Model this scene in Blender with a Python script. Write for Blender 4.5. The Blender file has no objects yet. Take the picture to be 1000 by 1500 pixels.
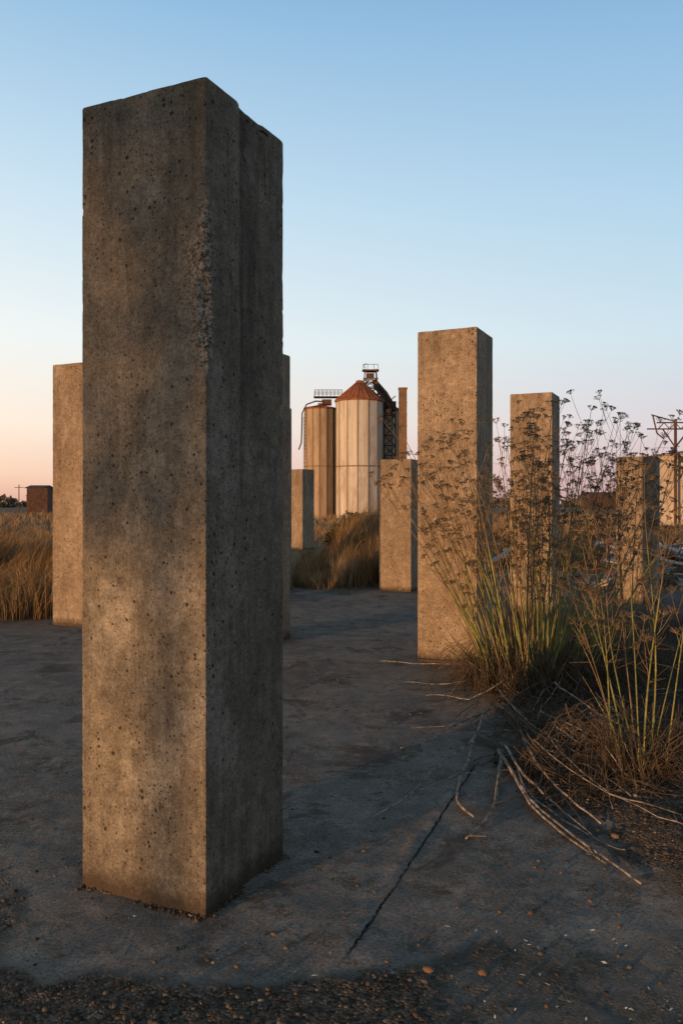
import bpy, math, random
import numpy as np
from mathutils import Vector
random.seed(7); R=np.random.RandomState(11)
sc=bpy.context.scene
sc.view_settings.view_transform='Standard'
sc.view_settings.look='None'
sc.view_settings.exposure=0

# ---------------------------------------------------------------- noise
T=R.rand(64,64,64).astype(np.float32)
def vn3(x,y,z):
    x,y,z=np.broadcast_arrays(np.asarray(x,float),np.asarray(y,float),np.asarray(z,float))
    xi=np.floor(x).astype(int);yi=np.floor(y).astype(int);zi=np.floor(z).astype(int)
    fx=x-xi;fy=y-yi;fz=z-zi
    fx=fx*fx*(3-2*fx);fy=fy*fy*(3-2*fy);fz=fz*fz*(3-2*fz)
    r=0
    for a in (0,1):
        for b in (0,1):
            for c in (0,1):
                w=(fx if a else 1-fx)*(fy if b else 1-fy)*(fz if c else 1-fz)
                r=r+w*T[(xi+a)&63,(yi+b)&63,(zi+c)&63]
    return r
def fbm(x,y,z=0.0,o=4):
    r=0;a=.5;s=0;f=1.0
    for i in range(o):
        r=r+a*vn3(np.asarray(x)*f+i*7.3,np.asarray(y)*f+i*3.1,np.asarray(z)*f+i*5.7);s+=a;a*=.5;f*=2.03
    return r/s
def ss(a,b,x):
    t=np.clip((x-a)/(b-a),0,1);return t*t*(3-2*t)

# ---------------------------------------------------------------- node helpers
class NT:
    def __init__(s,name):
        s.m=bpy.data.materials.new(name);s.m.use_nodes=True
        s.t=s.m.node_tree;s.N=s.t.nodes;s.L=s.t.links
        s.b=s.N['Principled BSDF']
        s.b.inputs['Roughness'].default_value=.9
        s.b.inputs['Specular IOR Level'].default_value=.15
        s.pos=s.N.new('ShaderNodeNewGeometry').outputs['Position']
    def con(s,v,inp):
        if hasattr(v,'is_output') : s.L.new(v,inp)
        else:
            if isinstance(v,(tuple,list)) and len(v)==3 and inp.type=='RGBA': v=(*v,1)
            inp.default_value=v
    def vec(s,scale,src=None,loc=(0,0,0)):
        n=s.N.new('ShaderNodeMapping');n.inputs['Scale'].default_value=scale;n.inputs['Location'].default_value=loc
        s.L.new(src or s.pos,n.inputs['Vector']);return n.outputs[0]
    def noise(s,scale,v=None,detail=3,rough=.6,dist=0):
        n=s.N.new('ShaderNodeTexNoise');n.inputs['Scale'].default_value=scale
        n.inputs['Detail'].default_value=detail;n.inputs['Roughness'].default_value=rough;n.inputs['Distortion'].default_value=dist
        s.L.new(v or s.pos,n.inputs['Vector']);return n.outputs['Fac']
    def voro2(s,scale,v=None):
        n=s.N.new('ShaderNodeTexVoronoi');n.inputs['Scale'].default_value=scale
        s.L.new(v or s.pos,n.inputs['Vector']);return n.outputs['Distance'],s.sep(n.outputs['Color'])
    def rmp(s,v,a,b,lo=0.,hi=1.):
        n=s.N.new('ShaderNodeMapRange');n.inputs['From Min'].default_value=a;n.inputs['From Max'].default_value=b
        n.inputs['To Min'].default_value=lo;n.inputs['To Max'].default_value=hi;n.clamp=True
        s.L.new(v,n.inputs['Value']);return n.outputs[0]
    def math(s,op,a,b=0.):
        n=s.N.new('ShaderNodeMath');n.operation=op;s.con(a,n.inputs[0]);s.con(b,n.inputs[1]);return n.outputs[0]
    def mix(s,f,a,b,bt='MIX'):
        n=s.N.new('ShaderNodeMix');n.data_type='RGBA';n.blend_type=bt
        s.con(f,n.inputs[0]);s.con(a,n.inputs[6]);s.con(b,n.inputs[7]);return n.outputs[2]
    def bump(s,h,strength=.5,dist=.01,prev=None):
        n=s.N.new('ShaderNodeBump');n.inputs['Strength'].default_value=strength;n.inputs['Distance'].default_value=dist
        s.L.new(h,n.inputs['Height'])
        if prev: s.L.new(prev,n.inputs['Normal'])
        return n.outputs[0]
    def attr(s,name):
        n=s.N.new('ShaderNodeAttribute');n.attribute_name=name;return n.outputs['Fac']
    def sep(s,v=None):
        n=s.N.new('ShaderNodeSeparateXYZ');s.L.new(v or s.pos,n.inputs[0]);return n.outputs
    def fin(s,col,nor=None,rough=None):
        s.con(col,s.b.inputs['Base Color'])
        if nor: s.L.new(nor,s.b.inputs['Normal'])
        if rough is not None: s.con(rough,s.b.inputs['Roughness'])
        return s.m

def concrete(name,c1,c2,pale,dark,pk=1.):
    s=NT(name)
    big=s.noise(1.6,detail=5,rough=.7)
    col=s.mix(s.rmp(big,.38,.62),c1,c2)
    st=s.noise(4.5,s.vec((3,3,.3)),detail=4,rough=.7)
    col=s.mix(s.rmp(st,.50,.72,0,.5),col,dark)
    st2=s.noise(6.0,s.vec((3,3,.3),loc=(3,8,1)),detail=4,rough=.7)
    col=s.mix(s.rmp(st2,.55,.75,0,.45),col,pale)
    bl=s.noise(2.4,s.vec((1,1,.7),loc=(5,2,9)),detail=6,rough=.78)
    col=s.mix(s.rmp(bl,.52,.64,0,.65),col,pale)
    fine=s.noise(95,detail=3,rough=.85)
    col=s.mix(1.0,col,s.mix(s.rmp(fine,.3,.7),(.55,.54,.52),(1.45,1.45,1.45)),'MULTIPLY')
    md=s.noise(17,detail=5,rough=.8)
    col=s.mix(1.0,col,s.mix(s.rmp(md,.33,.67),(.68,.68,.69),(1.28,1.28,1.26)),'MULTIPLY')
    dens=s.rmp(s.noise(2.0,s.vec((1,1,1),loc=(9,1,4)),detail=2),.3,.7,.12,-.25)
    d1,r1=s.voro2(30);p1=s.math('LESS_THAN',s.math('ADD',d1,s.math('MULTIPLY',s.math('SUBTRACT',fine,.5),.12)),s.rmp(s.math('SUBTRACT',r1[0],dens),.48,1.12,.0,.27*pk))
    d2,r2=s.voro2(66);p2=s.math('LESS_THAN',d2,s.rmp(s.math('SUBTRACT',r2[1],dens),.45,1.1,.0,.34*pk))
    p=s.math('MAXIMUM',p1,s.math('MULTIPLY',p2,.85))
    col=s.mix(s.math('MULTIPLY',p,.85),col,(.020,.016,.012))
    ag=s.math('LESS_THAN',d2,s.rmp(r2[2],.88,1,.0,.25))
    col=s.mix(s.math('MULTIPLY',ag,.45),col,tuple(v*1.35 for v in pale))
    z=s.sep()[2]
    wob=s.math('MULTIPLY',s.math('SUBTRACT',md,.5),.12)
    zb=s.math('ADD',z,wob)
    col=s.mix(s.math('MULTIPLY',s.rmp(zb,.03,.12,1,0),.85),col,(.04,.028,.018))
    sn=s.math('MULTIPLY',s.attr('stain_shade'),s.rmp(st,.3,.6,.35,1))  # mask carries streaky stains together with painted shade
    col=s.mix(sn,col,s.mix(1.,col,(.46,.45,.44),'MULTIPLY'))
    ch=s.attr('chip')
    cn=s.noise(90,detail=2)
    col=s.mix(s.rmp(ch,.1,.8,0,.75),col,s.mix(s.rmp(cn,.4,.6),(.045,.038,.032),tuple(v*1.15 for v in pale)))
    h=s.math('SUBTRACT',s.math('ADD',s.math('MULTIPLY',fine,.4),s.math('MULTIPLY',md,.6)),s.math('MULTIPLY',p,1.0))
    return s.fin(col,s.bump(h,.7,.008),.92)

M_con1=concrete('weathered_concrete_shaded',(.128,.106,.078),(.175,.146,.108),(.27,.235,.185),(.07,.057,.043),1.)  # near pillar: its half shade is put into this darker concrete colour
M_con2=concrete('weathered_concrete',(.195,.148,.102),(.26,.198,.138),(.34,.275,.21),(.12,.088,.06),1.05)

def simple(name,c1,c2,scale=8,bump=.3,rough=.85,dist=.01,vec=None,metal=0):
    s=NT(name)
    v=s.vec(vec) if vec else None
    n=s.noise(scale,v,detail=5,rough=.7)
    col=s.mix(s.rmp(n,.35,.65),c1,c2)
    m=s.fin(col,s.bump(n,bump,dist) if bump else None,rough);s.b.inputs['Metallic'].default_value=metal
    return m

# ---------------------------------------------------------------- mesh builder
class MB:
    def __init__(s): s.v=[];s.f=[];s.mi=[]
    def add(s,vs,fs,m=0):
        o=len(s.v);s.v.extend([tuple(map(float,p)) for p in vs]);s.f.extend([tuple(i+o for i in f) for f in fs]);s.mi.extend([m]*len(fs))
    def box(s,c,d,rz=0,m=0,rx=0,ry=0):
        from mathutils import Euler
        E=Euler((rx,ry,rz)).to_matrix();vs=[]
        for x in (-1,1):
            for y in (-1,1):
                for z in (-1,1):
                    p=E@Vector((x*d[0]/2,y*d[1]/2,z*d[2]/2));vs.append((p.x+c[0],p.y+c[1],p.z+c[2]))
        s.add(vs,[(0,1,3,2),(4,6,7,5),(0,4,5,1),(2,3,7,6),(0,2,6,4),(1,5,7,3)],m)
    def tube(s,pts,rad,n=5,m=0):
        pts=[Vector(p) for p in pts]
        if not hasattr(rad,'__len__'): rad=[rad]*len(pts)
        vs=[];fs=[];prev=None
        for i,p in enumerate(pts):
            t=(pts[min(i+1,len(pts)-1)]-pts[max(i-1,0)])
            if t.length<1e-9:t=Vector((0,0,1))
            t.normalize()
            if prev is None:
                u=t.cross(Vector((.31,.17,.93)));
                if u.length<.05:u=t.cross(Vector((1,0,0)))
            else: u=prev-t*prev.dot(t)
            if u.length<1e-6:u=t.cross(Vector((1,0,0)))
            u.normalize();prev=u;w=t.cross(u)
            for k in range(n):
                a=2*math.pi*k/n;q=p+(u*math.cos(a)+w*math.sin(a))*rad[i];vs.append(q)
        for i in range(len(pts)-1):
            for k in range(n):
                a=i*n+k;b=i*n+(k+1)%n;fs.append((a,b,b+n,a+n))
        fs.append(tuple(range(n))[::-1]);fs.append(tuple(range((len(pts)-1)*n,len(pts)*n)))
        s.add(vs,fs,m)
    def lathe(s,c,prof,n=24,m=0,a0=0):
        vs=[];fs=[]
        for r,z in prof:
            for k in range(n):
                a=a0+2*math.pi*k/n;vs.append((c[0]+r*math.cos(a),c[1]+r*math.sin(a),z))
        for i in range(len(prof)-1):
            for k in range(n):
                a=i*n+k;b=i*n+(k+1)%n;fs.append((a,b,b+n,a+n))
        s.add(vs,fs,m)
    def obj(s,name,mats,smooth=False,parent=None):
        me=bpy.data.meshes.new(name);me.from_pydata(s.v,[],s.f);me.validate()
        for m in mats: me.materials.append(m)
        if len(me.polygons)==len(s.mi): me.polygons.foreach_set('material_index',s.mi)
        if smooth: me.polygons.foreach_set('use_smooth',[True]*len(me.polygons))
        o=bpy.data.objects.new(name,me);sc.collection.objects.link(o)
        if parent:o.parent=parent
        return o
def empty(name,loc=(0,0,0)):
    o=bpy.data.objects.new(name,None);sc.collection.objects.link(o);return o
def npmesh(name,V,F,mats,smooth=False,attrs=None,col=None):
    me=bpy.data.meshes.new(name);k=F.shape[1]
    me.vertices.add(len(V));me.vertices.foreach_set('co',V.astype(np.float32).ravel())
    me.loops.add(F.size);me.loops.foreach_set('vertex_index',F.astype(np.int32).ravel())
    me.polygons.add(len(F));me.polygons.foreach_set('loop_start',np.arange(0,F.size,k,dtype=np.int32))
    me.polygons.foreach_set('loop_total',np.full(len(F),k,dtype=np.int32))
    for m in mats: me.materials.append(m)
    me.update(calc_edges=True)
    if smooth: me.polygons.foreach_set('use_smooth',[True]*len(F))
    for n,a in (attrs or {}).items():
        at=me.attributes.new(n,'FLOAT','POINT');at.data.foreach_set('value',a.astype(np.float32))
    o=bpy.data.objects.new(name,me);sc.collection.objects.link(o);return o

# ---------------------------------------------------------------- terrain
EX=[-60,-20,-4.9,-3.7,-2.2,-1,0,.75,1.3,2.2,4,8,20,60]
EY=[10,10.6,10.9,11.6,14.5,15.8,14.9,14.9,16.2,19.5,20,18,16,16]
def edge(x): return np.interp(x,EX,EY)
def terr(x,y):
    x=np.asarray(x,float);y=np.asarray(y,float)
    d=y-edge(x)
    h=.42*ss(0,3.0,d)*ss(-2.5,-4.2,x)*ss(20,15,y)
    h=h+.12*ss(0,4,d)*ss(-2.5,0,x)*ss(60,30,y)
    h=h+.75*np.exp(-((x-.45)/.75)**2-((y-18.3)/1.8)**2)
    h=h+.25*(fbm(x*.35+9,y*.35)-.5)*ss(0,3,d)
    far=ss(22,60,y);h=h*(1-.6*far)
    h=h+.10*np.exp(-((x-1.75)/.55)**2-((y-6.6)/.9)**2)
    h=h+.05*ss(1.15,1.6,x+.35*(fbm(x*2,y*2)-.5))*ss(6.5,5.2,y)*ss(3.0,3.5,y)
    near=ss(14,6,y)*ss(6,3,np.abs(x))
    h=h+near*(.012*(fbm(x*3,y*3,o=3)-.5)+.004*(fbm(x*22,y*22,o=3)-.5))
    g=gravm(x,y)
    h=h+near*ss(.4,.7,g)*(.014*fbm(x*28,y*28,4.,o=3)-.004)
    dl=(x-.024)*.936-(y-2.9)*.352
    h=h+near*np.where((y>2.7)&(y<5.0),(.003+.007*ss(3.5,3.8,y))*np.exp(-((dl+.035)/.035)**2)*fbm(x*9,y*9,o=2)*1.5,0)
    return h
def gravm(x,y):
    x=np.asarray(x,float);y=np.asarray(y,float)
    n=(fbm(x*2.2+3,y*2.2+8,o=4)-.5);n2=fbm(x*9+3,y*9+8,o=3)-.5
    r=np.hypot(x+.35,y-3.8)
    a=.85*ss(.92,1.16,r+.25*n+.16*n2)*ss(3.02,2.70,y+.45*n+.2*n2)*ss(.60,.0,x+.8*n)
    a=np.maximum(a,.62*ss(1.0,1.1,r+.3*n)*ss(-1.05,-1.3,x+.2*n)*ss(4.0,3.2,y))
    bx=np.interp(y,[2.4,2.8,3.4,4.2,5,6,8,10],[.95,1.1,1.2,1.12,1.05,1.15,1.5,1.7])
    b=ss(-.2,.25,x-bx+.7*n+.2*n2)*ss(15,9,y)
    c=.50*ss(-.1,.5,x)*ss(3.3,2.75,y+.7*n)
    return np.maximum.reduce([a,b,c])
def axis(lo,f0,f1,hi,st,g,stmax=200):
    a=list(np.arange(f0,f1,st));s=st;v=f1
    while v<hi: a.append(v);s=min(s*g,stmax);v+=s
    a.append(hi);b=[];s=st;v=f0
    while v>lo: s=min(s*g,stmax);v-=s;b.append(max(v,lo))
    return np.array(b[::-1]+a)
xs=axis(-3000,-1.9,2.4,3000,.018,1.06);ys=axis(-3000,2.3,5.2,4000,.018,1.025)
X,Y=np.meshgrid(xs,ys);Xf=X.ravel();Yf=Y.ravel()
Z=terr(Xf,Yf);nx=len(xs);ny=len(ys)
i=np.arange((nx-1)*(ny-1));r=i//(nx-1);c=i%(nx-1);a=r*nx+c
F=np.stack([a,a+1,a+nx+1,a+nx],1)
field=ss(-.3,.5,Yf-edge(Xf)+.8*(fbm(Xf*1.5,Yf*1.5)-.5))
field=np.maximum(field,ss(16,24,np.hypot(Xf,Yf-8)))

s=NT('ground')
g=s.attr('gravel');fd=s.attr('field')
n1=s.noise(1.1,detail=5,rough=.65);n2=s.noise(6,detail=6,rough=.75);n3=s.noise(70,detail=3,rough=.85)
slab=s.mix(s.rmp(n1,.38,.62),(.135,.118,.098),(.20,.175,.145))
slab=s.mix(s.rmp(n2,.48,.70,0,.7),slab,(.30,.265,.215))
slab=s.mix(1.,slab,s.mix(s.rmp(n3,.3,.7),(.5,.5,.5),(1.5,1.5,1.5)),'MULTIPLY')
stn=s.noise(2.1,s.vec((1,1,1),loc=(3,7,1)),detail=6,rough=.75,dist=.6)
slab=s.mix(s.rmp(stn,.55,.61,0,.7),slab,(.07,.058,.046))
drt=s.noise(3.4,s.vec((1,1,1),loc=(1,5,6)),detail=6,rough=.8)
slab=s.mix(s.rmp(drt,.55,.60,0,.7),slab,s.mix(s.rmp(n3,.4,.6),(.055,.042,.03),(.19,.15,.105)))
d1,v1=s.voro2(60)
spk=s.math('LESS_THAN',d1,s.rmp(v1[0],.55,1,0,.32))
slab=s.mix(s.math('MULTIPLY',spk,.85),slab,s.mix(v1[1],(.03,.024,.018),(.28,.22,.15)))
dg,gr=s.voro2(85)
grav=s.mix(gr[0],(.035,.027,.02),(.15,.118,.086))
grav=s.mix(s.rmp(gr[1],.95,.98),grav,(.24,.19,.14))
grav=s.mix(1.,grav,s.mix(s.rmp(n2,.3,.7),(.55,.55,.55),(1.3,1.3,1.3)),'MULTIPLY')
gm=s.rmp(s.math('ADD',g,s.math('ADD',s.math('MULTIPLY',s.math('SUBTRACT',n3,.5),.9),s.math('MULTIPLY',s.math('SUBTRACT',n2,.5),1.1))),.38,.70)
col=s.mix(gm,slab,grav)
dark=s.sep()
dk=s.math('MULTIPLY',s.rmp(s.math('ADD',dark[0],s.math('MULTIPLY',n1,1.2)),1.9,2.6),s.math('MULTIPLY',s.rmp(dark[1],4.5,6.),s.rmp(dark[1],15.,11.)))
col=s.mix(s.math('MULTIPLY',dk,.65),col,(.03,.024,.017))  # dark soil, with the shadow over this ground painted in
dry=s.mix(s.rmp(n2,.35,.65),(.11,.072,.038),(.26,.18,.095))
col=s.mix(fd,col,dry)
xyz=s.sep()
dl=s.math('SUBTRACT',s.math('MULTIPLY',s.math('SUBTRACT',xyz[0],.024),.936),s.math('MULTIPLY',s.math('SUBTRACT',xyz[1],2.9),.352))
dl=s.math('ADD',dl,s.math('MULTIPLY',s.math('SUBTRACT',n2,.5),.055))
ad=s.math('ABSOLUTE',dl)
rng=s.math('MULTIPLY',s.rmp(xyz[1],2.85,2.95),s.rmp(xyz[1],5.2,4.9))
wd=s.rmp(n2,.35,.55,.5,1)
lp=s.rmp(s.math('ABSOLUTE',s.math('ADD',dl,.03)),.008,.035,.8,0)
lp=s.math('MULTIPLY',lp,s.rmp(xyz[1],3.3,3.8,.15,1))
col=s.mix(s.math('MULTIPLY',s.math('MULTIPLY',lp,s.rmp(drt,.45,.55)),rng),col,(.30,.27,.22))
col=s.mix(s.math('MULTIPLY',s.math('MULTIPLY',s.rmp(ad,.003,.008,1,0),wd),rng),col,(.010,.008,.006))
hs=s.math('ADD',s.math('MULTIPLY',n3,.6),s.math('ADD',s.math('MULTIPLY',n2,.8),s.math('MULTIPLY',spk,.4)))
hg=s.math('SUBTRACT',1.,dg)
hh=s.math('ADD',s.math('MULTIPLY',hs,s.math('SUBTRACT',1.,gm)),s.math('MULTIPLY',s.math('MULTIPLY',hg,gm),1.6))
m_ground=s.fin(col,s.bump(hh,.7,.010),.95)
s.b.inputs['Specular IOR Level'].default_value=.05
npmesh('ground',np.stack([Xf,Yf,Z],1),F,[m_ground],True,{'gravel':gravm(Xf,Yf)*(1-field),'field':field})

# ---------------------------------------------------------------- pillars
def pillar(near,h,res,mat,seed=0,w=.62,rot=25,main=False):
    hw=w/2;n=max(4,int(round(w/res)));m=max(10,int(round((h+.1)/res)))
    u=np.linspace(-hw,hw,n+1);z=np.linspace(-.1,h,m+1);Vs=[];Fs=[];o=0
    def grid(P,Q,fn,flip):
        nonlocal o
        A,B=np.meshgrid(P,Q);V=fn(A.ravel(),B.ravel());k=len(P)
        i=np.arange((len(P)-1)*(len(Q)-1));r=i//(k-1);c=i%(k-1);a=r*k+c
        f=np.stack([a,a+1,a+k+1,a+k],1)
        if flip:f=f[:,::-1]
        Vs.append(V);Fs.append(f+o);o+=len(V)
    one=np.ones_like
    grid(u,z,lambda a,b:np.stack([a,-hw*one(a),b],1),False)
    grid(u,z,lambda a,b:np.stack([a,hw*one(a),b],1),True)
    grid(u,z,lambda a,b:np.stack([hw*one(a),a,b],1),False)
    grid(u,z,lambda a,b:np.stack([-hw*one(a),a,b],1),True)
    grid(u,u,lambda a,b:np.stack([a,b,h*one(a)],1),False)
    V=np.concatenate(Vs);Fq=np.concatenate(Fs)
    x,y,zz=V.T.copy();S=seed*13.7
    sx=np.sign(x);sy=np.sign(y)
    ex=hw-np.abs(x);ey=hw-np.abs(y);ez=h-zz
    q=S+sx*3.3+sy*5.1
    c=.004+.02*np.clip(fbm(q,zz*4.,S,o=4)-.64,0,1)+.06*np.clip(fbm(q+9,zz*26,S,o=3)-.68,0,1)
    rough=np.zeros_like(x);nc=(sx>0)&(sy<0)
    if main:
        zone=ss(2.08,2.18,zz)*ss(2.95,2.62,zz)
        c=np.where(nc,c+zone*(.012+.12*np.clip(fbm(1.,zz*11,3.,o=4)-.32,0,1)),c)
        rc=(sx>0)&(sy>0)
        c=np.where(rc,c+.07*np.clip(fbm(4.,zz*14,8.,o=4)-.52,0,1)*ss(1.8,2.0,zz)*ss(2.7,2.5,zz)+.035*ss(.05,.0,np.abs(zz-2.02)),c)
        rough=nc*zone*np.exp(-(np.minimum(ex+ey,1)/(.03+.06*fbm(2.,zz*7,1.)))**2)
    e=ex+ey;cut=np.clip(c-e,0,None)
    chip=np.clip(cut/.02,0,1)*ss(.018,.03,c)+rough*1.1
    x-=sx*cut/2*(ex<=e);y-=sy*cut/2
    for (E,ax) in ((ex,0),(ey,1)):
        ct=.004+.05*np.clip(fbm(x*13+S,y*13,S,o=3)-.64,0,1)
        e2=E+ez;cu=np.clip(ct-e2,0,None)
        zz=zz-cu/2
        if ax==0:x-=sx*cu/2
        else:y-=sy*cu/2
    d=(fbm(x*14+S,y*14,zz*14,o=4)-.5)*.0025+(fbm(x*1.7+S,y*1.7,zz*1.2,o=2)-.5)*.003
    d=d+rough*(fbm(x*55,y*55,zz*55,o=3)-.62)*.06
    stain_shade=.5*ss(.9,2.9,zz)*ss(.35,.6,fbm(x*4+S,y*4,zz*.8))  # blotchy staining plus painted shade, darker towards the top
    if main:
        sp=ss(.44,.58,fbm(x*5+2,y*5,zz*3.5,o=4))*ss(1.9,2.15,zz)*ss(2.8,2.4,zz)*(V[:,1]<-hw+.001)*(ex>.05)
        d=d+sp*(fbm(x*50,y*50,zz*50,o=3)-.65)*.014
        chip=chip+sp*.30
        rf=(V[:,0]>hw-.001)*ss(.50,.64,fbm(y*5+2,8.,zz*3.,o=4))*(ey>.04)
        d=d+rf*(fbm(x*50,y*50,zz*50,o=3)-.65)*.012;chip=chip+rf*.10
        yy=V[:,1]
        band=ss(-.075,-.045,yy)*ss(.22,.05,yy)*(V[:,0]>hw-.001)
        stain_shade=np.maximum(stain_shade,band*(.35+.6*ss(.8,2.6,zz)))
        stain_shade=np.maximum(stain_shade,.5*(V[:,0]>hw-.001))  # whole right face darkened: shade of the side away from the sun, painted
    fx=np.abs(V[:,0])>hw-1e-6;fy=np.abs(V[:,1])>hw-1e-6
    x+=np.where(fx,sx*d,0);y+=np.where(fy,sy*d,0);zz+=np.where(V[:,2]>h-.03,(fbm(x*9+S,y*9,1.)-.5)*.009,0)
    if main: # form-board step running down the right-hand face
        k=ss(-.075,-.055,V[:,1])*.013-.009*ss(.10,.13,V[:,1])
        x-=k*ss(hw-.05,hw,V[:,0])
        k2=.010*ss(-.06,-.03,V[:,1])*(V[:,2]>h-.03)*ss(.15,.3,V[:,0]);zz-=k2
    a=math.radians(rot);av=np.array([-math.cos(a),math.sin(a)]);bv=np.array([math.sin(a),math.cos(a)])
    cen=np.array(near)+hw*av+hw*bv
    ob=npmesh('concrete_pillar',np.stack([x,y,zz],1),Fq,[mat],True,{'chip':np.clip(chip,0,1),'stain_shade':np.clip(stain_shade,0,1)})
    ob.location=(cen[0],cen[1],0);ob.rotation_euler=(0,0,-a)
    return ob
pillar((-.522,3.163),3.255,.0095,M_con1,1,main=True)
pillar((1.336,8.10),3.355,.02,M_con2,2)
pillar((-3.26,10.59),3.44,.03,M_con2,3)
pillar((-.87,9.19),3.36,.03,M_con2,4)
pillar((-1.19,14.74),3.38,.04,M_con2,5)
pillar((-1.33,28.0),2.79,.05,M_con2,6,rot=38)
pillar((1.25,14.75),2.41,.03,M_con2,7)
pillar((3.08,12.0),3.24,.025,M_con2,8)
pillar((5.0,13.0),2.36,.025,M_con2,9)

# ---------------------------------------------------------------- grass
def grass(name,P,H,W,lean,mat,seg=4,seed=3):
    r=np.random.RandomState(seed);n=len(P)
    ang=r.rand(n)*2*np.pi;face=r.rand(n)*np.pi
    L=lean*(.4+1.0*r.rand(n));wind=np.array([.35,-.25])
    cl=fbm(P[:,0]*.9,P[:,1]*.9,7.,o=2)*6.28*1.5
    dx=np.cos(ang)*L*.7+wind[0]*lean*1.1+np.cos(cl)*lean*.6;dy=np.sin(ang)*L*.7+wind[1]*lean+np.sin(cl)*lean*.6
    V=np.zeros((n,2*seg+1,3));base=terr(P[:,0],P[:,1])-.02
    for k in range(seg+1):
        t=k/seg;px=P[:,0]+dx*H*t**1.9;py=P[:,1]+dy*H*t**1.9;pz=base+H*(t-.38*L*t**2.2)
        w=W*(1-t)**.7*.5
        if k<seg:
            V[:,2*k]=np.stack([px-np.cos(face)*w,py-np.sin(face)*w,pz],1)
            V[:,2*k+1]=np.stack([px+np.cos(face)*w,py+np.sin(face)*w,pz],1)
        else:V[:,2*k]=np.stack([px,py,pz],1)
    b=(np.arange(n)*(2*seg+1))[:,None];Fs=[]
    for k in range(seg-1):
        Fs.append(np.concatenate([b+2*k,b+2*k+1,b+2*k+3],1));Fs.append(np.concatenate([b+2*k,b+2*k+3,b+2*k+2],1))
    Fs.append(np.concatenate([b+2*seg-2,b+2*seg-1,b+2*seg],1))
    tip=np.tile(np.array([ (k//2)/seg for k in range(2*seg+1)]),n)
    rnd=np.repeat(r.rand(n),2*seg+1)
    return npmesh(name,V.reshape(-1,3),np.concatenate(Fs),[mat],False,{'tip':tip,'rnd':rnd})
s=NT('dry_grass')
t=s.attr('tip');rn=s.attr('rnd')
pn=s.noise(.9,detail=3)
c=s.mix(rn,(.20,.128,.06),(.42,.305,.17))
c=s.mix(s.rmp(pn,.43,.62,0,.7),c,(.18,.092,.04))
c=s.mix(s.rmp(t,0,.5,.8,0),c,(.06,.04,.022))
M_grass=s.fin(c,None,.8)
def scatter(n,x0,x1,y0,y1,dens,seed):
    r=np.random.RandomState(seed);x=x0+(x1-x0)*r.rand(n);y=y0+(y1-y0)*r.rand(n)
    k=r.rand(n)<dens(x,y);return np.stack([x[k],y[k]],1)
Pl=[];Hl=[];Wl=[];Ll=[]
def addg(P,h,w,l,seed):
    r=np.random.RandomState(seed);n=len(P)
    tuft=fbm(P[:,0]*1.6,P[:,1]*1.6,5.,o=3)
    Pl.append(P);Hl.append(h*(.35+.7*r.rand(n))*(.15+1.7*tuft));Wl.append(np.full(n,w));
def clumpy(P,k,sd,seed):
    r=np.random.RandomState(seed);q=np.repeat(P,k,0);return q+r.randn(len(q),2)*sd
dn=lambda x,y:(y>edge(x)+.05+1.0*(fbm(x*1.3,y*1.3)-.5))*(np.abs(x)<.52*y+2.5)
P=clumpy(scatter(5200,-11,-2.4,10.5,18,dn,1),13,.10,2);P=P[P[:,1]>edge(P[:,0])-.1];addg(P,.84,.008,0,3)
P=clumpy(scatter(1700,-.9,2.2,14.5,21,dn,4),20,.11,5);P=P[(P[:,1]>edge(P[:,0])-.15)];
hh=np.where(P[:,0]<-.15,.5,.82)
keep=~((P[:,0]>.6)&(P[:,1]<15.6));P=P[keep];hh=hh[keep]
r=np.random.RandomState(5);Pl.append(P);Hl.append(hh*(.4+.8*r.rand(len(P)))*(.5+fbm(P[:,0]*2,P[:,1]*2,3.)));Wl.append(np.full(len(P),.009))
P=clumpy(scatter(3000,2,18,18,34,dn,6),12,.15,7);addg(P,.7,.014,0,8)
P=clumpy(scatter(3500,-25,25,20,50,lambda x,y:(np.abs(x)<.52*y+2)&~((np.abs(x+1.2)<1.1)&(y<29)),9),10,.25,10);addg(P,.62,.022,0,11)
P=clumpy(scatter(3500,-60,60,50,120,lambda x,y:(np.abs(x)<.5*y),12),6,.5,13);addg(P,.8,.06,0,14)
P=np.concatenate(Pl);H=np.concatenate(Hl);W=np.concatenate(Wl)
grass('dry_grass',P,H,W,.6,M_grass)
s=NT('dry_straw');M_straw=s.fin(s.mix(s.attr('rnd'),(.04,.03,.02),(.15,.11,.065)),None,.8)

def leafmass(name,blobs,n,size,mat,seed=1):
    r=np.random.RandomState(seed);V=[];
    for (cx,cy,cz,rx,ry,rz,frac) in blobs:
        k=int(n*frac);d=r.randn(k,3);d/=np.linalg.norm(d,axis=1)[:,None];rr=(.35+.65*r.rand(k)**.5)*(.75+.5*vn3(d[:,0]*3+cx,d[:,1]*3+cy,d[:,2]*3))
        C=np.stack([cx+d[:,0]*rx*rr,cy+d[:,1]*ry*rr,cz+d[:,2]*rz*rr],1)
        a=r.randn(k,3);a/=np.linalg.norm(a,axis=1)[:,None];b=np.cross(a,r.randn(k,3));b/=np.linalg.norm(b,axis=1)[:,None]
        sz=size*(.5+r.rand(k))[:,None]
        V.append(np.stack([C-a*sz,C+b*sz*.45,C+a*sz,C-b*sz*.45],1))
    V=np.concatenate(V).reshape(-1,3);F=np.arange(len(V)).reshape(-1,4)
    return npmesh(name,V,F,[mat])
M_shrub=simple('shrub_leaves',(.045,.045,.015),(.10,.08,.03),5,0)
M_dist=simple('distant_foliage',(.07,.07,.06),(.12,.105,.085),.4,0)
leafmass('shrub',[(.35,19.5,1.0,.42,.4,.42,.4),(.85,19.8,.95,.4,.4,.4,.3),(0.0,20,.75,.4,.4,.35,.3)],9000,.03,M_shrub,2)

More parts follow.
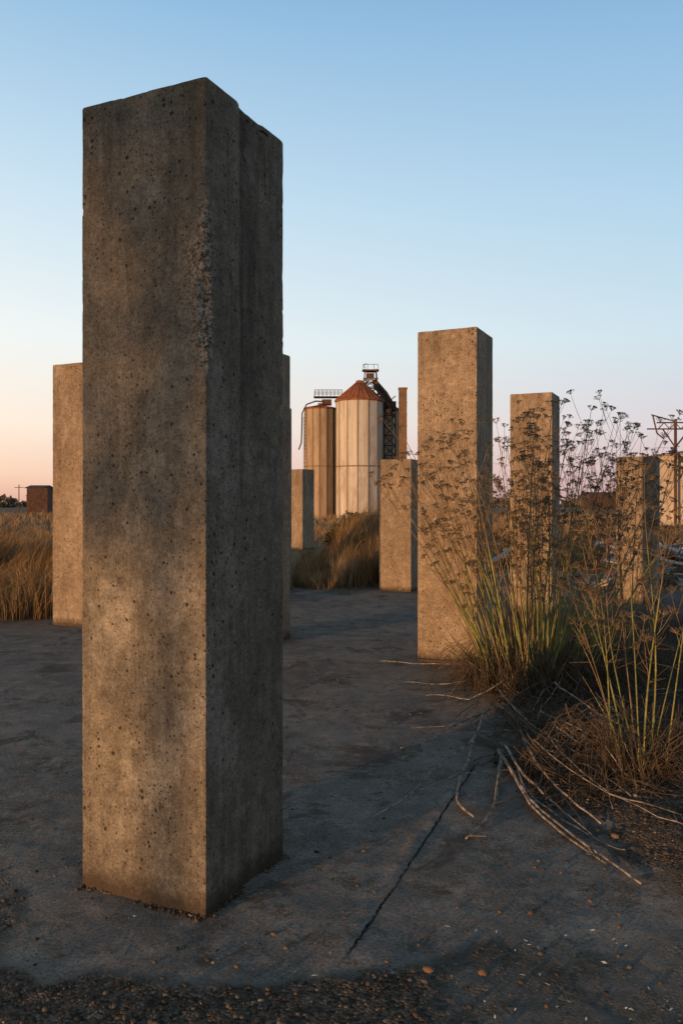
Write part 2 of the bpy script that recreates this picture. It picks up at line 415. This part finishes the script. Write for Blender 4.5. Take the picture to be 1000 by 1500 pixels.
# ---------------------------------------------------------------- fennel
def smat(name,c1,c2,sc_=20):
    s=NT(name);n=s.noise(sc_,detail=3);return s.fin(s.mix(s.rmp(n,.35,.65),c1,c2),None,.7)
M_green=smat('fennel_green_stem',(.09,.115,.03),(.27,.245,.08),9)
M_brown=smat('fennel_dry_stem',(.11,.075,.04),(.23,.16,.085),12)
M_seed=smat('fennel_seed_head',(.08,.055,.032),(.18,.13,.08),40)
M_pale=smat('dead_stalk',(.07,.058,.046),(.32,.275,.23),22)
M_thatch=smat('dead_thatch',(.026,.02,.014),(.10,.072,.045),12)
rd=random.Random(5)
def umbel(mb,p,d,size):
    d=d.normalized();u=d.cross(Vector((.3,.2,.9)));
    if u.length<.05:u=Vector((1,0,0))
    u.normalize();w=d.cross(u);n=rd.randint(9,15)
    for i in range(n):
        a=rd.random()*6.28;s=rd.uniform(.15,1.)
        q=p+(u*math.cos(a)+w*math.sin(a))*size*s*.95+d*size*(.75-.25*s*s)
        mb.tube([p,q],[.0013,.0011],3,1)
        for j in range(5):
            o=Vector((rd.uniform(-1,1),rd.uniform(-1,1),rd.uniform(0,.8)))*size*.18
            e=q+o
            k=.0036
            mb.add([e+Vector((k,0,0)),e+Vector((-k*.5,k*.8,0)),e+Vector((-k*.5,-k*.8,0)),e+Vector((0,0,k*1.6)),q],[(0,1,3),(1,2,3),(2,0,3),(1,0,4),(2,1,4),(0,2,4)],2)
def stem(mb,base,lean,H,r0,green,branches=True,wob=.04):
    n=13;pts=[];w1=rd.uniform(-wob,wob);w2=rd.uniform(-wob,wob);ph=rd.random()*6
    for i in range(n):
        t=i/(n-1);k=t**1.25
        pts.append(Vector((base[0]+lean[0]*k+w1*math.sin(t*5+ph),base[1]+lean[1]*k+w2*math.sin(t*4+ph),base[2]+H*t*(1-.06*abs(lean[0])*t))))
    rad=[r0*(1-.75*i/(n-1)) for i in range(n)]
    cut=rd.choice([6,7,8,9]) if green else 0
    if green: mb.tube(pts[:cut+1],rad[:cut+1],6,0);mb.tube(pts[cut:],rad[cut:],5,1)
    else: mb.tube(pts,rad,5,1)
    for i in range(2,n-1,2):
        p=pts[i];mb.tube([p-Vector((0,0,.006)),p+Vector((0,0,.006))],rad[i]*1.35,6,0 if (green and i<cut) else 1)
    if not branches:return
    umbel(mb,pts[-1],pts[-1]-pts[-2],rd.uniform(.04,.065))
    side=rd.random()*6.28
    for i in range(5,n-1):
        if rd.random()<.2:continue
        side+=2.4+rd.uniform(-.5,.5);t=(pts[i+1]-pts[i]).normalized()
        o=Vector((math.cos(side),math.sin(side),0));L=rd.uniform(.18,.42)*(1.25-.5*i/n)*H/2
        q=[pts[i]]
        dirn=(t*1.0+o*.75).normalized()
        for k in range(1,5):
            dirn=(dirn+Vector((0,0,.12))).normalized();q.append(q[-1]+dirn*L/4)
        mb.tube(q,[rad[i]*.55,rad[i]*.45,.0021,.0018,.0014],4,1)
        umbel(mb,q[-1],dirn,rd.uniform(.032,.055))
        if rd.random()<.65:
            k=rd.choice([1,2]);o2=Vector((math.cos(side+1.7),math.sin(side+1.7),.8)).normalized()
            e=q[k]+(dirn+o2*.9).normalized()*L*.6
            mb.tube([q[k],(q[k]+e)/2+Vector((0,0,-.008)),e],[.0020,.0017,.0012],3,1);umbel(mb,e,(e-q[k]),rd.uniform(.024,.042))
        for j in range(3):
            a=pts[i]+Vector((0,0,-.02));e=a+Vector((rd.uniform(-1,1),rd.uniform(-1,1),rd.uniform(-.3,.8)))*.12
            mb.tube([a,e],[.0013,.0007],3,1)
def fennel(cx,cy,nst,spread,leanx,leany,H,green_p=.6,r=.007,th=14,short=1.3):
    mb=MB()
    for i in range(nst):
        a=rd.random()*6.28;q=rd.random()**.6
        bx=cx+math.cos(a)*spread*q;by=cy+math.sin(a)*spread*.8*q
        bz=float(terr(bx,by))-.03
        lx=(math.cos(a)*q*.9+rd.uniform(-.3,.3))*leanx;ly=(math.sin(a)*q*.9+rd.uniform(-.3,.3))*leany
        stem(mb,(bx,by,bz),(lx,ly),H*rd.uniform(.62,1.05),r*rd.uniform(.6,1.3),rd.random()<green_p)
    for i in range(int(nst*short)):
        a=rd.random()*6.28;q=rd.random()**.5;bx=cx+math.cos(a)*spread*q;by=cy+math.sin(a)*spread*q
        stem(mb,(bx,by,float(terr(bx,by))-.03),(math.cos(a)*.4*q+rd.uniform(-.15,.15),math.sin(a)*.4*q),rd.uniform(.35,1.25),r*rd.uniform(.5,1.1),rd.random()<green_p*.85,False)
    for i in range(int(nst*th)):
        a=rd.random()*6.28;q=rd.random()**.5*spread*1.2;bx=cx+math.cos(a)*q;by=cy+math.sin(a)*q
        L=rd.uniform(.12,.55);up=rd.uniform(.03,.38);a2=a+rd.uniform(-1.1,1.1);pts=[]
        z0=float(terr(bx,by))
        for k in range(5):
            t=k/4;x=bx+math.cos(a2+.5*t)*L*t;y=by+math.sin(a2+.5*t)*L*t
            pts.append((x,y,max(z0+.004,z0+up*math.sin(t*2.9)*(1 if t<.9 else .6))+rd.uniform(0,.012)))
        mb.tube(pts,[.003,.0025,.002,.0017,.001],3,4)
    return mb.obj('fennel_plant',[M_green,M_brown,M_seed,M_pale,M_thatch])
fennel(1.66,6.95,74,.46,1.05,.8,2.25,.80,.0076,18,1.6)
fennel(1.74,4.75,9,.16,.35,.3,1.72,.95,.0055,24,.4)
fennel(2.60,7.7,24,.28,.85,.6,2.40,.45,.006,10,1)

# dead stalks lying on the ground
mb=MB()
def stalk(pts,r,m=0,wob=0.):
    out=[]
    P=[Vector((p[0],p[1],0)) for p in pts];Zs=[p[2] if len(p)>2 else 0 for p in pts]
    for i in range(len(P)-1):
        p0=P[max(i-1,0)];p1=P[i];p2=P[i+1];p3=P[min(i+2,len(P)-1)]
        for k in range(5):
            t=k/5;q=.5*((2*p1)+(-p0+p2)*t+(2*p0-5*p1+4*p2-p3)*t*t+(-p0+3*p1-3*p2+p3)*t**3)
            q.x+=rd.uniform(-wob,wob)
            out.append((q.x,q.y,float(terr(q.x,q.y))+r+Zs[i]*(1-t)+Zs[i+1]*t+rd.uniform(0,wob)))
    q=P[-1];out.append((q.x,q.y,float(terr(q.x,q.y))+r+Zs[-1]))
    n=len(out);mb.tube(out,[r*(1-.6*i/n)*rd.uniform(.85,1.15) for i in range(n)],6,m)
    if wob:
        for k in range(rd.randint(0,3)):
            i=rd.randint(2,n-2);a=rd.random()*6.28;L=rd.uniform(.03,.12);p=Vector(out[i])
            mb.tube([p,p+Vector((math.cos(a)*L,math.sin(a)*L,rd.uniform(-.005,.03)))],[r*.4,r*.15],4,m)
W_=.004
stalk([(1.05,5.9,.1),(.75,5.62,.06),(.55,5.42,.01),(.38,5.33)],.007,0,W_)
stalk([(1.0,5.75,.15),(.83,5.2,.10),(.57,4.9,.02),(.38,4.5,0),(.156,4.16)],.008,0,W_)
stalk([(.86,5.35,.05),(.775,5.03),(.66,4.62),(.62,4.35),(.67,4.16)],.012,0,.003)
stalk([(1.0,5.1,.05),(.89,4.66),(.80,4.3),(.70,4.08),(.59,3.89)],.012,0,.003)
stalk([(.98,5.1,.05),(1.0,4.6,.01),(1.03,4.25),(1.14,3.79),(1.25,3.42)],.012,0,W_)
stalk([(1.02,5.1,.08),(1.05,4.7,.03),(1.11,4.44),(1.2,3.9)],.010,0,W_)
stalk([(1.0,4.9,.03),(1.0,4.35),(1.08,3.9),(1.17,3.62)],.009,0,W_)
stalk([(1.15,5.2,.1),(1.15,4.7,.06),(1.22,4.3,.02),(1.28,4.05)],.009,0,W_)
stalk([(1.05,4.95,.04),(1.02,4.5,.01),(1.12,4.1),(1.24,3.8),(1.3,3.75)],.008,0,W_)
stalk([(1.5,7.4,.2),(1.17,7.77,.06),(.69,8.0,.03),(.39,8.3)],.007,0,.01)
stalk([(1.4,7.1,.15),(1.12,7.06,.05),(.85,7.2),(.55,7.33)],.006,0,.01)
stalk([(1.3,6.5,.15),(1.0,6.4,.05),(.85,6.7,.02),(.7,6.8)],.005,0,.01)
for i in range(24):
    x=rd.uniform(1.0,1.6);y=rd.uniform(4.9,6.0);a=rd.uniform(4.6,5.35);L=rd.uniform(.6,1.5);b=a+rd.uniform(-.35,.45)
    stalk([(x,y,rd.uniform(.08,.25)),(x+math.cos(a)*L*.35,y+math.sin(a)*L*.35,rd.uniform(.03,.1)),(x+math.cos((a+b)/2)*L*.7,y+math.sin((a+b)/2)*L*.7,rd.uniform(0,.03)),(x+math.cos(b)*L,y+math.sin(b)*L,0)],rd.uniform(.003,.007),rd.choice([0,1,1]),W_)
for i in range(170):
    a=rd.uniform(3.5,5.9);x=rd.uniform(1.0,1.9);y=rd.uniform(4.6,6.8);L=rd.uniform(.2,.8)
    b=a+rd.uniform(-.7,.7)
    stalk([(x,y,rd.uniform(.02,.25)),(x+math.cos(a)*L*.5,y+math.sin(a)*L*.5,rd.uniform(0,.1)),(x+math.cos(b)*L,y+math.sin(b)*L,0)],rd.uniform(.0018,.0045),rd.choice([0,1,1,1,1]),W_)
for i in range(260):
    a=rd.uniform(0,6.28);x=rd.uniform(1.4,4.5);y=rd.uniform(4.4,11);L=rd.uniform(.15,.8)
    if x>y*.5: continue
    stalk([(x,y,rd.uniform(0,.15)),(x+math.cos(a)*L*.5,y+math.sin(a)*L*.5,rd.uniform(0,.12)),(x+math.cos(a)*L,y+math.sin(a)*L,0)],rd.uniform(.0015,.0035),rd.choice([0,1,1,1]),W_)
for i in range(90):
    a=rd.uniform(0,6.28);x=rd.uniform(-1.2,1.4);y=rd.uniform(2.6,8);L=rd.uniform(.02,.09)
    stalk([(x,y),(x+math.cos(a)*L,y+math.sin(a)*L)],rd.uniform(.001,.002),1)
mb.obj('dead_stalks',[M_pale,M_thatch],True)

P=scatter(22000,1.0,5.2,4.3,11,lambda x,y:(gravm(x,y)>.6)*(fbm(x*1.5,y*1.5,2.)>.44)*(x<.5*y+.2)*.8,21)
o=grass('dead_grass',P,.06+.24*np.random.RandomState(3).rand(len(P))**1.5,np.full(len(P),.0035),1.3,M_straw,3,9)

# ---------------------------------------------------------------- gravel stones
import bmesh
bm=bmesh.new();bmesh.ops.create_icosphere(bm,subdivisions=1,radius=1)
sv=np.array([v.co[:] for v in bm.verts]);sf=np.array([[v.index for v in f.verts] for f in bm.faces]);bm.free()
def stones(name,P,S,mats,seed,flat=.6):
    r=np.random.RandomState(seed);n=len(P);k=len(sv)
    D=sv[None]*(1+.45*(r.rand(n,k,1)-.5));D=D*np.stack([S*(.7+.6*r.rand(n)),S*(.7+.6*r.rand(n)),S*flat*(.7+.6*r.rand(n))],1)[:,None,:]
    a=r.rand(n)*6.28;ca,sa=np.cos(a)[:,None],np.sin(a)[:,None]
    x=D[:,:,0]*ca-D[:,:,1]*sa;y=D[:,:,0]*sa+D[:,:,1]*ca
    V=np.stack([x+P[:,0:1],y+P[:,1:2],D[:,:,2]+(terr(P[:,0],P[:,1])+S*flat*.3)[:,None]],2)
    F=(sf[None]+(np.arange(n)*k)[:,None,None]).reshape(-1,3)
    return npmesh(name,V.reshape(-1,3),F,mats,False,{'rnd':np.repeat(r.rand(n),k)})
s=NT('gravel_stone');rn=s.attr('rnd');c=s.mix(rn,(.03,.025,.02),(.13,.105,.08));c=s.mix(s.rmp(rn,.96,.98),c,(.24,.20,.15))
c=s.mix(s.rmp(s.noise(60,detail=3),.4,.6,0,.4),c,(.05,.04,.03))
M_stone=s.fin(c,None,.95);s.b.inputs['Specular IOR Level'].default_value=.03
s=NT('brick_rubble');rn=s.attr('rnd');M_brick=s.fin(s.mix(s.noise(90),s.mix(rn,(.07,.04,.025),(.20,.11,.06)),(.12,.08,.05)),s.bump(s.noise(120),.6,.004),.95)
s=NT('concrete_crumb');rn=s.attr('rnd');M_crumb=s.fin(s.mix(rn,(.03,.022,.014),(.13,.085,.05)),None,.95)
P1=scatter(20000,-1.6,1.8,2.35,5.6,lambda x,y:ss(.35,.85,gravm(x,y)+.6*(fbm(x*6,y*6,3.)-.5))*.5,31)
P2=scatter(6500,-2.2,1.8,2.3,9,lambda x,y:.15+.5*(fbm(x*3,y*3,6.)>.52),32)
P3=scatter(6000,1.0,5,4.5,12,lambda x,y:(gravm(x,y)>.5)*.5,33)
P=np.concatenate([P1,P2,P3]);r=np.random.RandomState(2)
S=.0018+.011*r.rand(len(P))**5;S[:len(P1)]+=.001;S[len(P1)+len(P2):]*=1.8
stones('gravel',P,S,[M_stone],3)
P=np.array([[.48,2.79],[.62,3.21],[.74,3.2],[.16,2.86],[-.36,2.83],[-1.0,2.9],[.85,3.6],[.95,3.55],[.3,2.8],[1.05,3.1],[.98,2.9],[.65,2.6],[1.0,3.3],[1.3,3.9],[-.25,3.05],[-.2,2.95]])
stones('brick_rubble',P,np.array([.018,.014,.013,.009,.010,.014,.013,.010,.022,.010,.01,.01,.014,.02,.012,.01]),[M_brick],5)
r=np.random.RandomState(8);a=math.radians(25);av=np.array([-math.cos(a),math.sin(a)]);bv=np.array([math.sin(a),math.cos(a)])
t=r.rand(900);q=np.array([-.522,3.163])+np.where((r.rand(900)<.6)[:,None],av*t[:,None]*.62-bv*(.0+.035*r.rand(900)**3)[:,None],bv*t[:,None]*.62-av*(.0+.035*r.rand(900)**3)[:,None])
q=q[fbm(q[:,0]*9,q[:,1]*9,2.)>.42]
stones('concrete_crumbs',q,.002+.009*r.rand(len(q))**3,[M_crumb],9,.8)
mb=MB()
for i in range(34):
    x=rd.uniform(.35,1.05);y=rd.uniform(2.52,3.2)
    if rd.random()<.2:x=rd.uniform(-.9,.3)
    k=rd.uniform(.003,.010);a=rd.random()*6.28;z=float(terr(x,y))+.005
    pts=[(x+math.cos(a+b)*k*rr,y+math.sin(a+b)*k*rr,z+rd.uniform(0,.006)) for b,rr in ((0,1),(1.3,.4),(2.9,1.1),(4.4,.35))]
    mb.add(pts+[(p[0],p[1],p[2]-.0015) for p in pts],[(0,1,2,3),(7,6,5,4),(0,4,5,1),(1,5,6,2),(2,6,7,3),(3,7,4,0)])
s=NT('broken_glass');m=s.fin(s.mix(s.noise(20),(.25,.3,.28),(.45,.47,.45)),None,.15);s.b.inputs['Specular IOR Level'].default_value=.6
mb.obj('broken_glass',[m])

# ---------------------------------------------------------------- silos
def silomat(name,c1,c2,c3,k=.6):
    s=NT(name)
    n=s.noise(1.0,s.vec((2.2,2.2,.07)),detail=5,rough=.75);n2=s.noise(.5,s.vec((1,1,.4)),detail=5,rough=.7);n3=s.noise(3,s.vec((1,1,.15)),detail=5,rough=.8)
    col=s.mix(s.rmp(n,.40,.62),c1,c2);col=s.mix(s.rmp(n2,.50,.66,0,k),col,c3)
    col=s.mix(s.rmp(n3,.54,.64,0,.55),col,c3)
    return s.fin(col,s.bump(n3,.3,.03),.85)
M_silo=silomat('silo_concrete_staves',(.36,.31,.25),(.50,.45,.38),(.22,.155,.10))
M_silo2=silomat('silo_brown_concrete',(.25,.18,.12),(.38,.29,.195),(.15,.10,.06))
M_rust=simple('rusted_steel',(.14,.05,.025),(.27,.105,.05),1.5,.3)
M_dark=simple('dark_steel',(.05,.03,.022),(.11,.06,.04),2,.2)
M_ring=simple('silo_hoop',(.17,.12,.08),(.24,.18,.12),3,.2)
def silo(c,r,zt,zp,n,mat,roofmat,a0,zj):
    root=empty('silo');mb=MB()
    mb.lathe(c,[(r,-.5),(r,zj-.08)],n,0,a0);mb.lathe(c,[(r*.985,zj-.08),(r*.985,zj+.08)],n,1,a0);mb.lathe(c,[(r,zj+.08),(r,zt)],n,0,a0)
    mb.lathe(c,[(r*.985,zj-.08),(r,zj-.08)],n,1,a0);mb.lathe(c,[(r,zj+.08),(r*.985,zj+.08)],n,1,a0)
    for k in range(n):
        a=a0+2*math.pi*k/n;mb.box((c[0]+r*math.cos(a),c[1]+r*math.sin(a),(zt-.5)/2),(.06,.10,zt+.5),a,1)
    mb.obj('walls',[mat,M_ring],parent=root)
    mb=MB();mb.lathe(c,[(r*1.0,zt-.02),(r*1.06,zt-.02),(r*1.07,zt+.12),(r*.16,zp-.25),(r*.16,zp),(.01,zp+.12)],n,0,a0)
    for k in range(n*2):
        a=a0+math.pi*k/n;rr=r*1.06*(1 if k%2==0 else math.cos(math.pi/n))
        mb.tube([(c[0]+rr*math.cos(a),c[1]+rr*math.sin(a),zt+.14),(c[0]+r*.16*math.cos(a),c[1]+r*.16*math.sin(a),zp-.22)],.05,4,0)
    mb.obj('roof',[roofmat],parent=root)
    return root
cm=(2.03,92.0)
s1=silo(cm,2.66,13.0,15.4,14,M_silo,M_rust,.12,5.75)
c2=(-2.46,95.0)
s2=silo(c2,1.84,12.5,13.2,14,M_silo2,M_rust,.2,5.9)
s3=silo((4.6,97.5),2.3,12.6,14.2,12,M_silo2,M_dark,.1,6)
mb=MB();mb.box((-1.7,95,13.35),(1.1,1.2,.6));mb.box((-1.5,95,13.95),(3.4,1.2,.12))
for x in np.linspace(-3.1,.1,8):
    for y in (94.45,95.55): mb.tube([(x,y,14),(x,y,14.75)],.03,4)
for z in (14.4,14.75):
    for y in (94.45,95.55): mb.tube([(-3.1,y,z),(.1,y,z)],.03,4)
mb.tube([(-1.9,94.5,13.4),(-3.0,94.2,13.4),(-4.0,94.0,13.0),(-4.5,94,12.0),(-4.55,94,10),(-4.6,94,8.6),(-4.9,94,7.8)],.09,6)
mb.tube([(-4.0,94.2,12.4),(-4.0,94.2,.0)],.05,4)
mb.tube([(-4.35,94.2,11.6),(-4.35,94.2,.0)],.03,4)
for z in np.arange(.3,12,.4): mb.tube([(-4.35,94.2,z),(-4.0,94.2,z)],.02,3)
mb.obj('roof_walkway',[M_dark],parent=s2)
el=empty('grain_elevator');mb=MB()
yb=94.6
zs=[13.8,15.0,16.0,16.9]
for i,z in enumerate(zs):
    w=.95-.12*i;
    for yy in (yb-.6,yb+.6): mb.box((3.35,yy,z),(w*2+.3,.1,.12))
for sx in (-1,1):
    for yy in (yb-.6,yb+.6):
        mb.tube([(3.35+sx*.98,yy,13.0),(3.35+sx*.62,yy,17.1)],.07,4)
        mb.tube([(3.35-sx*.95,yy,13.8),(3.35+sx*.8,yy,15.0)],.05,4);mb.tube([(3.35-sx*.82,yy,15.0),(3.35+sx*.7,yy,16.0)],.05,4)
mb.box((3.3,yb,16.35),(.9,.9,.55));mb.tube([(2.75,yb,17.3),(2.5,yb,17.6),(2.9,yb,17.8)],.05,4)
mb.box((3.35,yb,16.98),(1.9,1.4,.08))
for x in (2.5,3,3.7,4.2): mb.tube([(x,yb-.65,17),(x,yb-.65,17.6)],.03,4)
mb.tube([(2.5,yb-.65,17.6),(4.2,yb-.65,17.6)],.03,4)
mb.tube([(3.7,94.5,15.8),(5.0,94.6,14.3),(6.2,95,12.4)],[.35,.38,.38],4)
mb.tube([(3.8,94,15.0),(5.0,94,13.4),(6.0,94,11.5)],.16,5)
mb.tube([(3.0,94,15.6),(2.3,93.5,14.9)],.16,5)
for z in np.arange(6,13,1.15):
    mb.tube([(4.9,94.2,z),(6.2,94.2,z+1.1)],.06,4);mb.tube([(6.2,94.2,z),(4.9,94.2,z+1.1)],.06,4);mb.box((5.55,94.2,z),(1.4,.12,.12))
for x in (4.9,6.2): mb.tube([(x,94.2,0),(x,94.2,13.4)],.09,4)
mb.box((5.5,95,12.9),(1.5,1.6,1.0))
mb.obj('headframe_and_conveyor',[M_dark],parent=el)
mb=MB();mb.box((6.72,90,7),(.85,.85,14.4));mb.box((6.72,90,14.25),(.97,.97,.16))
for z in np.arange(1,14,1.3): mb.box((6.72,90,z),(.91,.91,.07))
mb.obj('elevator_leg',[simple('rusty_casing',(.11,.065,.04),(.19,.115,.065),1.2,.2)],parent=el)

tk=empty('storage_tank');mb=MB();tc=(26.9,61)
mb.lathe(tc,[(3.7,-.4),(3.7,1.7)],48);mb.lathe(tc,[(3.73,1.7),(3.73,3.4)],48);mb.lathe(tc,[(3.7,3.4),(3.7,5.1)],48)
mb.lathe(tc,[(3.82,5.1),(3.82,5.22),(3.7,5.25),(.01,5.75)],48,1);mb.lathe(tc,[(3.7,5.1),(3.82,5.1)],48,1)
mb.lathe(tc,[(3.7,1.7),(3.73,1.7)],48,1);mb.lathe(tc,[(3.73,3.4),(3.7,3.4)],48,1)
mb.obj('shell',[silomat('tank_paint',(.34,.27,.20),(.42,.35,.27),(.27,.19,.13),.3),M_ring],False,parent=tk)
mb=MB();gy=58
mb.tube([(23.6,gy,0),(23.6,gy,7.6)],.11,5);mb.tube([(29,gy,0),(29,gy,7.6)],.11,5)
for z in (6.9,7.35): mb.box((26,gy,z),(7.4,.14,.09))
x=22.4
while x<29.6: mb.tube([(x,gy,6.9),(x+.4,gy,7.35)],.035,4);mb.tube([(x+.4,gy,7.35),(x+.8,gy,6.9)],.035,4);x+=.8
mb.tube([(22.0,gy,7.9),(22.3,gy,6.6),(22.8,gy,6.2)],.07,4);mb.tube([(21.9,gy,7.9),(23.7,gy,7.4)],.05,4);mb.tube([(21.6,gy,6.9),(22.6,gy,6.9)],.05,4)
mb.tube([(23.6,gy,5.6),(24.6,gy,6.9)],.06,4);mb.tube([(23.6,gy,5.6),(22.7,gy,6.9)],.06,4)
mb.obj('conveyor_gantry',[M_dark])

M_board=simple('weathered_board',(.30,.28,.26),(.58,.55,.52),6,.3);sp=empty('scrap_pile')
mb=MB()
for i in range(64):
    px,py=rd.choice([(7.6,23.5),(6.9,17),(6.9,17),(4.2,20.5),(7.6,19),(5.6,15.8),(6.6,16)])
    L=rd.uniform(.5,1.9)
    mb.box((px+rd.gauss(0,.45),py+rd.gauss(0,.45),float(terr(px,py))+rd.uniform(.05,.6)),(L,rd.uniform(.06,.3),.025),rd.random()*3.1,rd.choice([0,0,0,1,1]),rd.uniform(-.6,.6),rd.uniform(-.4,.4))
for i in range(22):
    px=rd.uniform(5.6,8.5);py=rd.uniform(15,22);a=rd.random()*3;L=rd.uniform(.4,1.2)
    mb.tube([(px,py,.3),(px+L*math.cos(a),py+L*math.sin(a),rd.uniform(.1,1.0))],.025,5,1)
for px,py,w_ in ((6.4,15.9,.9),(7.5,23,1.3),(5.9,17.5,.7)):
    z0=float(terr(px,py));g5=[[(px+(i-2)*w_/4,py+(j-1)*w_/3,z0+.12+rd.uniform(0,.28)) for i in range(5)] for j in range(3)]
    fl=[p for row in g5 for p in row];mb.add(fl,[(j*5+i,j*5+i+1,j*5+i+6,j*5+i+5) for j in range(2) for i in range(4)],0)
mb.obj('boards',[M_board,M_rust],parent=sp)

bl=[];r=np.random.RandomState(4)
for i in range(150):
    y=r.uniform(330,480);x=r.uniform(-.5,.5)*y*1.2;h=r.uniform(1.2,3.4)*(1.6 if x>90 else 1)
    bl.append((x,y,h*.6,r.uniform(4,12),4,h,1/150))
leafmass('distant_trees',bl,26000,1.1,M_dist,6)
mb=MB()
for (x,y,w,h) in ((-47,128,3.0,4.0),(-60,170,9,3.2),(-50,160,6,2.6),(78,240,14,4.5),(-90,260,16,4)):
    mb.box((x,y,h/2),(w,6,h),.2,0)
    V=[(x-w/2,y-3,h),(x+w/2,y-3,h),(x+w/2,y+3,h),(x-w/2,y+3,h),(x-w/2,y,h+.5),(x+w/2,y,h+.5)]
    mb.add(V,[(0,1,5,4),(2,3,4,5),(0,4,3),(1,2,5)],1)
mb.obj('distant_sheds',[M_dark,M_dark])
mb=MB()
for x,y,h in ((-57,145,5),(-62,180,5.5),(-47,139,3.5),(-75,200,5)):
    mb.tube([(x,y,0),(x,y,h)],.08,5);mb.box((x,y,h-.5),(1.6,.1,.1))
mb.obj('utility_poles',[M_dark])

# ---------------------------------------------------------------- unseen poplar added behind the viewpoint so its thin crown shades the near pillar
tx,ty=-19.4,-17.5
root=empty('added_shade_tree');mb=MB()
mb.tube([(tx,ty,-.2),(tx+.03,ty,2),(tx,ty+.03,5),(tx,ty,8.6)],[.09,.07,.04,.01],8)
for i in range(46):
    z=1.9+i*.14;a=i*2.4;L=.75*(1-(i/60));mb.tube([(tx,ty,z),(tx+math.cos(a)*L*.5,ty+math.sin(a)*L*.5,z+.3),(tx+math.cos(a)*L,ty+math.sin(a)*L,z+.85)],[.03,.018,.006],4)
mb.obj('trunk_and_limbs',[simple('bark',(.1,.08,.06),(.18,.15,.12),9,.5)],parent=root)
o=leafmass('crown',[(tx-.1,ty+.1,3.9,.66,.66,1.3,.35),(tx+.1,ty-.05,5.5,.75,.75,1.6,.45),(tx,ty+.1,7.6,.5,.5,1.4,.2)],4600,.06,M_shrub,7);o.parent=root

# ---------------------------------------------------------------- sky, sun, camera
az=math.radians(222);el_=math.radians(2.7)
w=bpy.data.worlds.new('World');sc.world=w;w.use_nodes=True;nt=w.node_tree;N=nt.nodes;L=nt.links
bg=N['Background'];bg.inputs['Strength'].default_value=1.13
sky=N.new('ShaderNodeTexSky');sky.sky_type='NISHITA';sky.sun_disc=False;sky.sun_elevation=el_;sky.sun_rotation=az
tc=N.new('ShaderNodeTexCoord');sx=N.new('ShaderNodeSeparateXYZ');L.new(tc.outputs['Generated'],sx.inputs[0])
def lin(r,g,b):
    f=lambda c:(c/255/12.92) if c/255<.04045 else ((c/255+.055)/1.055)**2.4
    return (f(r),f(g),f(b),1)
def ramp(st):
    n=N.new('ShaderNodeValToRGB');L.new(sx.outputs['Z'],n.inputs[0]);e=n.color_ramp.elements
    e[0].position=st[0][0];e[0].color=lin(*st[0][1]);e[1].position=st[-1][0];e[1].color=lin(*st[-1][1])
    for p,c in st[1:-1]:
        k=e.new(p);k.color=lin(*c)
    return n.outputs[0]
rL=ramp([(0,(224,172,152)),(.035,(246,208,182)),(.09,(250,232,214)),(.19,(238,242,240)),(.34,(202,224,238)),(.52,(148,189,222)),(.70,(78,102,132)),(1,(42,53,68))])
rR=ramp([(0,(184,154,160)),(.035,(204,178,184)),(.09,(212,205,212)),(.19,(200,220,231)),(.34,(170,204,228)),(.52,(128,173,213)),(.70,(78,102,132)),(1,(42,53,68))])
mr=N.new('ShaderNodeMapRange');mr.inputs['From Min'].default_value=-.40;mr.inputs['From Max'].default_value=.40;L.new(sx.outputs['X'],mr.inputs['Value'])
mx=N.new('ShaderNodeMix');mx.data_type='RGBA';L.new(mr.outputs[0],mx.inputs[0]);L.new(rL,mx.inputs[6]);L.new(rR,mx.inputs[7])
sc1=N.new('ShaderNodeMix');sc1.data_type='RGBA';sc1.blend_type='MULTIPLY';sc1.inputs[0].default_value=1;L.new(sky.outputs[0],sc1.inputs[6]);sc1.inputs[7].default_value=(.15,.15,.15,1)
m2=N.new('ShaderNodeMix');m2.data_type='RGBA';m2.inputs[0].default_value=.08;L.new(mx.outputs[2],m2.inputs[6]);L.new(sc1.outputs[2],m2.inputs[7])
L.new(m2.outputs[2],bg.inputs['Color'])
sv_=Vector((math.sin(az)*math.cos(el_),math.cos(az)*math.cos(el_),math.sin(el_)))
ld=bpy.data.lights.new('sun','SUN');ld.energy=4.8;ld.angle=math.radians(.55);ld.color=(1,.54,.23)
lo=bpy.data.objects.new('sun',ld);sc.collection.objects.link(lo);lo.rotation_euler=sv_.to_track_quat('Z','Y').to_euler()
cd=bpy.data.cameras.new('camera');cd.sensor_fit='VERTICAL';cd.sensor_height=36;cd.sensor_width=24;cd.lens=28.8;cd.shift_y=-.008;cd.clip_end=8000;cd.clip_start=.05
co=bpy.data.objects.new('camera',cd);sc.collection.objects.link(co);co.location=(0,0,1.6);co.rotation_euler=(math.pi/2,0,0);sc.camera=co
